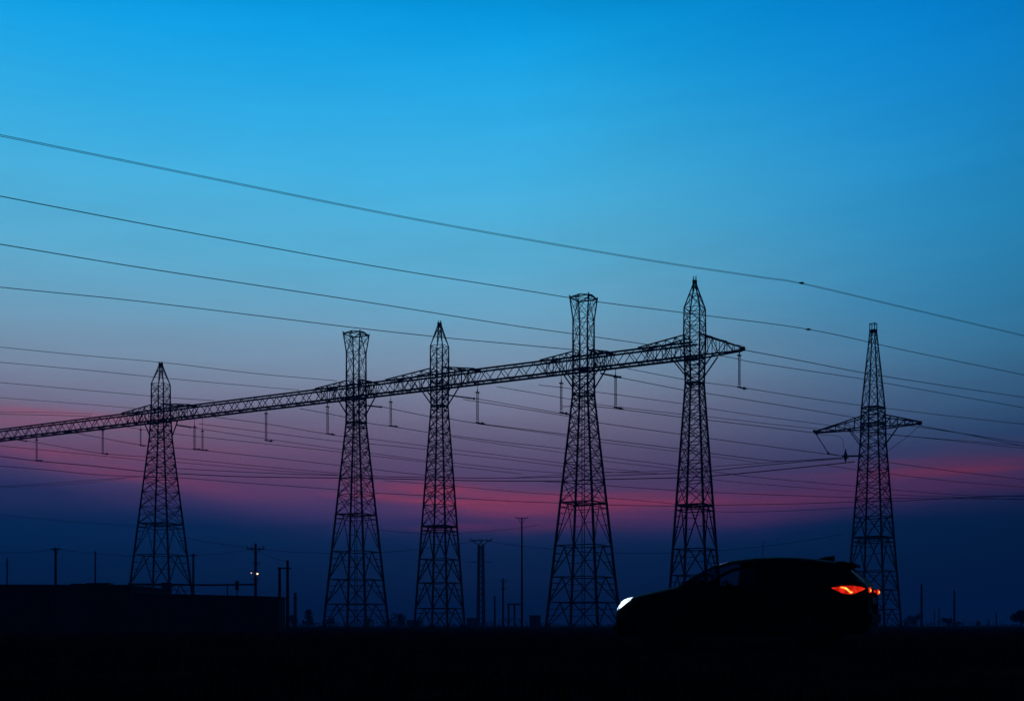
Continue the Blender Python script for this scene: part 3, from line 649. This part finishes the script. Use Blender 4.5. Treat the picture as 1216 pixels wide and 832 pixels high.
# ------------------------------------------------------------------ low buildings
def building(px0, px1, t0, t1, Y, depth, label, name='industrial_shed', doors=(), wins=(), skewY=0, roofbits=()):
    xa, xb = gx(px0, Y), gx(px1, Y+skewY); root = thing(name, ((xa+xb)/2, Y, 0), 0, label, 'building', 'low buildings on the plain')
    cx = (xa+xb)/2; za, zb = CZ+(HY-t0)/F*Y, CZ+(HY-t1)/F*(Y+skewY)
    def body(i, lo, dz, y0, mname, nm):
        m = MB(); P = [(xa-cx-i, y0-i, 0), (xb-cx+i, skewY+y0-i, 0), (xb-cx+i, skewY+depth+i, 0), (xa-cx-i, depth+i, 0)]
        for k in (0, 1):
            for (x, y, _), zt in zip(P, (za, zb, zb, za)): m.v.append(Vector((x, y, (lo if lo is not None else zt) if k == 0 else zt+dz)))
        m.f = [(3,2,1,0), (4,5,6,7), (0,1,5,4), (1,2,6,5), (2,3,7,6), (3,0,4,7)]; return m.build(nm, MT[mname], root)
    body(0, 0, -.15, 0, 'conc', 'wall'); 
    m = MB()
    for k, (x, y) in enumerate(()): pass
    o = MB(); P = [(xa-cx-.12, -.12, za), (xb-cx+.12, skewY-.12, zb), (xb-cx+.12, skewY+depth+.12, zb), (xa-cx-.12, depth+.12, za)]
    for k in (0, 1):
        for (x, y, z) in P: o.v.append(Vector((x, y, z-.15 if k == 0 else z)))
    o.f = [(3,2,1,0), (4,5,6,7), (0,1,5,4), (1,2,6,5), (2,3,7,6), (3,0,4,7)]; o.build('roof', MT['roof'], root)
    L_ = xb-xa
    for u, w, h in doors:
        y = skewY*u; d = MB(); d.box((xa-cx+L_*u, y-.03, h/2), (w, .08, h))
        for k in range(int(h/.3)): d.box((xa-cx+L_*u, y-.08, .15+.3*k), (w*.96, .03, .04))
        d.build('roller_door', MT['door'], root)
    for u, w, h, z in wins:
        y = skewY*u; f = MB(); x = xa-cx+L_*u
        for a, b, c_, e in ((x-w/2,z,.06,h), (x+w/2,z,.06,h), (x,z,.06,h)): f.box((a, y-.06, z), (.06, .07, h))
        f.box((x, y-.065, z-h/2), (w+.14, .08, .06)).box((x, y-.065, z+h/2), (w+.14, .08, .06)); fo = f.build('window', MT['door'], root)
        MB().box((x, y-.02, z), (w-.04, .03, h-.04)).build('pane', MT['glass'], fo)
    for u, w, h, d in roofbits:
        MB().box((xa-cx+L_*u, 2.0, za+(zb-za)*u+h/2-.01), (w, d, h)).build('roof_vent', MT['door'], root)
    return root
building(-190, 155, 693, 694, 84, 8, 'taller dark low building filling the left edge of the field', doors=[(.35,3,2.6),(.8,3,2.6)], wins=[(.5,1.6,.8,2.2),(.62,1.6,.8,2.2),(.18,1.6,.8,2.2)], roofbits=[(.79,.9,.14,1.2),(.86,1.7,.2,1)])
building(156.5, 331, 703.5, 708, 84.6, 2.6, 'lower dark building to the right of the taller one, under the lamp pole', doors=[(.3,2.8,2),(.6,2.8,2)], wins=[(.8,1.4,.6,1.6),(.9,1.4,.6,1.6)], skewY=6)
building(629, 642, 730, 730, 240, 6, 'tiny square hut on the horizon left of the wide flared pylon', name='hut', doors=[(.5,.9,1.6)])
building(483, 500, 735.5, 735.5, 330, 8, 'faint low shed on the horizon at the slender pylon feet', name='shed', doors=[(.5,1,1)])
building(554, 566, 733, 733, 330, 6, 'faint low shed beside the twin column mast foot', name='shed', doors=[(.5,1,1.5)])
# raised pipe behind the buildings
pr = thing('pipe_rack', (gx(230,115), 115, 0), 0, 'raised horizontal pipe on posts seen over the lower dark building', 'pipe')
g = lambda px: gx(px,115)-gx(230,115); zp = CZ+(HY-693.5)/F*115
MB().tube([(g(152),0,zp+.05),(g(200),0,zp),(g(250),0,zp-.06),(g(302),0,zp)], .09, 8).build('pipe', MT['steel'], pr, True)
for px in (160, 198, 230, 270, 281.5): MB().bar((g(px),0,0), (g(px),0,zp), .07).build('post', MT['steel'], pr)
MB().box((g(198),0,zp-.35), (.85,.7,1.05)).build('tank', MT['steel'], pr)
MB().box((g(281.5),0,zp-.1), (.3,.3,.9)).build('valve', MT['steel'], pr)

# ------------------------------------------------------------------ bushes and trees on the horizon
def tree(px, top, Y, wpx, label, kind='bush', n=420, trunk=True, group='bushes and trees on the horizon'):
    h = CZ+(HY-top)/F*Y; w = wpx/F*Y/2; root = thing(kind, (gx(px,Y), Y, 0), 0, label, 'tree' if kind == 'tree' else 'bush', group)
    tm = MB(); tm.tube([(0,0,-.1),(w*.05,0,h*.3),(-w*.04,0,h*.75)], [h*.035+.03, h*.025+.02, .02], 7)
    cl = []
    for k in range(9):
        a = random.uniform(0,6.28); rr = random.uniform(.25,.8)*w; z = random.uniform(.22 if kind == 'bush' else .4,.85)*h
        cl.append((Vector((math.cos(a)*rr, math.sin(a)*rr, z)), random.uniform(.28,.5)*min(w, h*.6)))
        tm.bar((0,0,z*.45), cl[-1][0], h*.012+.015, .01)
    tm.build('trunk', MT['bark'], root)
    m = MB()
    for _ in range(n):
        c, r = random.choice(cl); d = Vector((random.gauss(0,1), random.gauss(0,1), random.gauss(0,1))).normalized()*r*random.random()**.4*1.15
        p = c+d; p.z = max(.03, min(h, p.z)); s = .045*h*random.uniform(.6,1.5)+.03
        u = Vector((random.gauss(0,1), random.gauss(0,1), random.gauss(0,1))).normalized()*s; v = u.orthogonal().normalized()*s*.6
        i = len(m.v); m.v += [p-u, p+v, p+u, p-v]; m.f.append((i, i+1, i+2, i+3))
    m.build('crown', MT['leaf'], root)
tree(1213, 722, 150, 22, 'dark round tree cut by the right edge of the picture', 'tree', 1500)
tree(1126, 733, 200, 18, 'low bush at the foot of the bare pole on the right horizon', n=700)
tree(1139, 737, 205, 12, 'smaller bush beside the one at the bare pole on the right horizon')
tree(1161, 735.5, 210, 7, 'narrow upright shrub on the right horizon')
tree(1083, 728, 230, 26, 'blurred bush right of the foot of the far right pylon', n=700)
tree(470, 727, 260, 24, 'rounded bush on the horizon between the two left centre pylons', n=800)
tree(366, 722, 260, 16, 'bush in front of the blocky shed right of the joined poles', n=600)
tree(347, 728, 250, 14, 'low bush right behind the joined poles', n=500)
tree(391, 733, 270, 20, 'low bush at the left foot of the broad flared pylon', n=500)
tree(438, 734, 270, 20, 'low bush at the right foot of the broad flared pylon', n=500)
# far hedge that reads as one mass
hd = MB()
for k in range(5200):
    x = random.uniform(-330, 300); Y = 420+random.uniform(0, 25); hh = .7+2.0*max(0, .4+fbm(x, 0, .09)+.3*fbm(x, 3, .35))
    z = random.uniform(0, hh); s = random.uniform(.2,.45); u = Vector((random.gauss(0,1), random.gauss(0,1), random.gauss(0,1))).normalized()*s; v = u.orthogonal().normalized()*s
    i = len(hd.v); p = Vector((x, Y, z)); hd.v += [p-u, p+v, p+u, p-v]; hd.f.append((i,i+1,i+2,i+3))
tag(hd.build('hedgerow', MT['leaf']), 'long faint hedgerow running along the horizon', 'hedge', kind='stuff')

# ------------------------------------------------------------------ the car
CL = 4.42
zc_ = [(0,.58),(.03,.74),(.12,.84),(.3,.905),(.5,.975),(.94,1.06),(1.2,1.11),(1.6,1.35),(1.85,1.47),(2.1,1.54),(2.5,1.58),(2.9,1.585),(3.25,1.57),(3.6,1.525),(3.9,1.475),(4.04,1.435),(4.06,1.40),(4.2,1.265),(4.34,1.14),(4.42,1.02)]
wm_ = [(0,.50),(.04,.64),(.12,.74),(.3,.84),(.5,.885),(.9,.905),(3.6,.905),(4.0,.885),(4.25,.84),(4.38,.77),(4.42,.70)]
be_ = [(0,.50),(.12,.76),(.3,.84),(.94,.97),(1.2,1.01),(2,1.04),(3,1.08),(4.0,1.13),(4.25,1.11),(4.38,1.05),(4.42,.96)]
wr_ = [(0,.42),(.12,.60),(.3,.70),(.9,.76),(1.2,.76),(1.6,.70),(2.1,.63),(3.0,.62),(3.8,.60),(4.12,.58),(4.26,.64),(4.38,.68),(4.42,.62)]
zs_ = [(0,.30),(.1,.22),(.4,.21),(1,.23),(3.4,.23),(4.1,.25),(4.42,.36)]
WX = (.83, 3.50); WR = .35
def section(x):
    zc, wm, be, wr, zs = (interp(t, x) for t in (zc_, wm_, be_, wr_, zs_))
    zr = zc - (.05 if 1.9 < x < 4.03 else .035); be = min(be, zr-.03)
    arch = 0
    for w in WX:
        if abs(x-w) < WR+.06: arch = max(arch, WR-.02 + math.sqrt(max(0, (WR+.06)**2-(x-w)**2)))
    zl = max(zs, arch); zmid = min(max(.52, zl+.03), be-.12); zm2 = min(max(.74, zmid+.04), be-.06)
    z6 = be+min(.03, (zr-be)*.3); z7 = zr-min(.05, (zr-be)*.3)
    return [(0, zs+.02), (wm-.22, zs+.02), (wm-.21, zl), (wm-.03, zl), (wm-.005, zmid), (wm, zm2), (wm-.025, be), (wm-.06, z6), (wr+.035, z7), (wr-.02, zr), (wr*.62, zc-.01), (0, zc)]
st = sorted(set([round(v, 3) for v in [0,.03,.07,.12,.2,.3,.4] + [w+d for w in WX for d in (-.41,-.40,-.36,-.3,-.2,-.1,0,.1,.2,.3,.36,.40,.41)] + [1.3,1.4,1.5,1.6,1.7,1.78,1.85,1.95,2.03,2.1,2.3,2.5,2.7,2.74,2.84,2.95,3.0,3.9,4.0,4.04,4.06,4.13,4.2,4.27,4.34,4.38,4.42]]))
car = thing('parked_car', (0,0,0), 0, 'dark hatchback in the field with glowing red tail lights and a lit white headlamp', 'car')
NJ = 12
def ring(x):
    S = section(x); return [Vector((x, -y, z)) for y, z in S] + [Vector((x, y, z)) for y, z in S[-2:0:-1]]
rings = [ring(x) for x in st]; NR = len(rings[0])
body, panes = MB(), {'windscreen': MB(), 'rear_window': MB(), 'a': MB(), 'b': MB(), 'c': MB(), 'd': MB(), 'qa': MB(), 'qb': MB()}
def addq(m, q): i = len(m.v); m.v += [Vector(p) for p in q]; m.f.append((i,i+1,i+2,i+3))
for r in rings: body.v += r
for i in range(len(st)-1):
    xm = (st[i]+st[i+1])/2
    for j in range(NR):
        j2 = (j+1) % NR; ja = j if j < NJ-1 else NR-1-j     # mirrored section index
        q = (rings[i][j], rings[i][j2], rings[i+1][j2], rings[i+1][j]); dest = None; near = j < NJ-1
        if ja == 7 and 1.62 < xm < 2.72: dest = ('qa' if near else 'qb') if xm < 2.4 else ('a' if near else 'b')
        elif ja == 7 and 2.84 < xm < 3.82: dest = 'c' if near else 'd'
        elif ja in (9, 10) and 1.22 < xm < 2.03: dest = 'windscreen'
        elif ja in (9, 10) and 4.07 < xm < 4.34: dest = 'rear_window'
        if dest: addq(panes[dest], q)
        else: body.f.append((i*NR+j, i*NR+j2, (i+1)*NR+j2, (i+1)*NR+j))
body.f.append(tuple(range(NR))); e = (len(st)-1)*NR; body.f.append(tuple(range(e+NR-1, e-1, -1)))
body.build('body', MT['paint'], car, True)
for k, m in panes.items():
    m.build({'qa': 'quarter_window', 'qb': 'quarter_window'}.get(k, k if len(k) > 1 else 'side_window'), MT['clear' if k in ('qa','qb','windscreen') else 'dull' if k == 'rear_window' else 'privacy'], car)
def yside(x, z):
    S = section(x)[3:10]
    for (y0, z0), (y1, z1) in zip(S, S[1:]):
        if z0 <= z <= z1: return y0+(y1-y0)*(z-z0)/max(1e-4, z1-z0)
    return S[-1][0]
def patch(side, cols, off=.008):
    """cols: (x, zlow, zhigh) down the flank -> mesh patch standing just proud of the body"""
    m = MB(); n = 5
    for x, a, b in cols:
        for k in range(n): z = a+(b-a)*k/(n-1); m.v.append(Vector((x, -side*(yside(min(x, CL-.001), z)+off), z)))
    for i in range(len(cols)-1):
        for k in range(n-1): a = i*n+k; m.f.append((a, a+n, a+n+1, a+1))
    return m
for s_ in (1, -1):
    # tail lamp: pointed eye on the flank wrapping to the back
    cols = [(3.86,1.01,1.02),(3.93,.975,1.03),(4.01,.935,1.045),(4.10,.91,1.05),(4.18,.91,1.05),(4.25,.93,1.04),(4.32,.965,1.03),(4.37,.99,1.01)]
    lt = patch(s_, cols, .012).build('tail_light', MT['tail'], car, True)
    hot = [(4.00,1.015,1.03),(4.05,1.005,1.03),(4.09,.985,1.02),(4.13,.945,.99),(4.16,.925,.955),(4.19,.935,.95)]
    patch(s_, hot, .022).build('lit_reflector', MT['tailhot'], lt, True)
    MB().box((CL+.012, -s_*.60, .98), (.02, .17, .085)).build('lens_wrap', MT['tail'], lt)
    MB().box((CL+.02, -s_*.62, .975), (.03, .06, .04)).build('lit_reflector', MT['tailhot'], lt)
    # headlamp: wedge rising rearwards
    cols = [(.06,.675,.73),(.10,.675,.785),(.15,.69,.83),(.22,.73,.865),(.30,.785,.885),(.39,.85,.90)]
    hl = patch(s_, cols, .010).build('headlight', MT['head'], car, True)
    patch(s_, [(.02,.64,.72),(.045,.64,.735),(.075,.66,.69),(.12,.67,.695),(.17,.70,.712)], .009).build('lens_edge', MT['headedge'], hl, True)
    # door mirror
    mm = MB(); mm.lathe([(.02,-.14),(.07,-.12),(.085,-.03),(.085,.05),(.06,.12),(.02,.14)], 10, axis='y', c=(1.72, -s_*1.0, 1.1)); mm.bar((1.75, -s_*.86, 1.03), (1.73, -s_*.95, 1.07), .03)
    mm.build('door_mirror', MT['paint'], car, True)
    for x in (2.62, 3.22): MB().bar((x, -s_*(yside(x,.93)+.03), .93), (x+.2, -s_*(yside(x+.2,.935)+.03), .935), .016).build('door_handle', MT['trim'], car)
    dl = MB()
    for x in (1.62, 2.78, 3.62):
        dl.tube([(x+(.0 if z > .6 else .0), -s_*(yside(x,z)+.001), z) for z in (.3,.45,.6,.75,.9,1.0)] , .004, 4)
    dl.build('door_gap', MT['trim'], car)
    sk = MB()
    for x0, x1 in ((1.27, 3.06),): sk.box(((x0+x1)/2, -s_*.885, .27), (x1-x0, .07, .12))
    sk.build('sill_cladding', MT['trim'], car)
    for wx in WX:
        w = MB(); R0 = .335
        w.lathe([(.20,-.10),(.30,-.105),(.325,-.09),(R0,-.06),(R0,.06),(.325,.09),(.30,.105),(.20,.10)], 32, axis='y', c=(wx, -s_*.79, R0)); wo_ = w.build('wheel', MT['rubber'], car, True)
        rm = MB(); yy = -s_*.885
        rm.lathe([(.215,-.02),(.225,.0),(.215,.02)], 28, axis='y', c=(wx, -s_*.86, R0))
        for k in range(5):
            a = 2*math.pi*k/5+.3; rm.bar((wx, yy, R0), (wx+math.cos(a)*.2, yy, R0+math.sin(a)*.2), .032, .022)
        rm.lathe([(.05,-.02),(.055,0),(.05,.02)], 12, axis='y', c=(wx, yy, R0)); rm.build('rim', MT['rim'], wo_)
# tailgate, spoiler, fin, plate, bumper
MB().box((CL+.012, .12, .975), (.02, .16, .035)).build('reflector_strip', MT['tail'], car)
MB().box((4.06, 0, 1.425), (.17, 1.12, .04)).box((3.95, 0, 1.452), (.14, 1.08, .03)).build('roof_spoiler', MT['paint'], car)
fn = MB(); fn.v = [Vector(p) for p in [(3.44,-.03,1.53),(3.44,.03,1.53),(3.78,.035,1.47),(3.78,-.035,1.47),(3.62,-.012,1.575),(3.62,.012,1.575),(3.78,.012,1.592),(3.78,-.012,1.592)]]
fn.f = [(0,3,2,1),(4,5,6,7),(0,1,5,4),(1,2,6,5),(2,3,7,6),(3,0,4,7)]; fn.build('antenna_fin', MT['paint'], car)
MB().box((CL+.012, 0, .82), (.02, .52, .12)).build('number_plate', MT['plate'], car)
MB().box((CL-.03, 0, .52), (.16, 1.36, .16)).box((CL-.06, 0, .36), (.14, 1.2, .12)).build('rear_bumper', MT['trim'], car)
MB().box((.0, 0, .36), (.10, .98, .10)).box((.01, 0, .58), (.08, .8, .09)).build('front_grille', MT['trim'], car)
for s_ in (1, -1):
    m = MB(); m.box((2.35, -s_*.36, .55), (.5, .48, .16)); m.bar((2.55, -s_*.36, .6), (2.72, -s_*.36, 1.12), .20, .17, 8); m.bar((2.73, -s_*.36, 1.15), (2.77, -s_*.36, 1.34), .11, .10, 8); m.build('front_seat', MT['seat'], car, True)
MB().box((3.45, 0, .6), (.5, 1.25, .18)).box((3.72, 0, .88), (.16, 1.25, .6)).build('rear_seat', MT['seat'], car)
MB().box((1.62, 0, .92), (.34, 1.35, .16)).build('dashboard', MT['trim'], car)
m = MB(); C = Vector((1.92, -.36, 1.0)); pts = [C+Vector((.06*math.sin(a), .18*math.cos(a), .18*math.sin(a))) for a in [2*math.pi*k/20 for k in range(21)]]; m.tube(pts, .014, 6); m.build('steering_wheel', MT['trim'], car)
YC = 20.9; TH = R(-23.5)
# place: nose at px 735
nose = Vector((gx(741.5, 21.75), 21.75, 0)); car.location = nose; car.rotation_euler = (0, 0, TH)
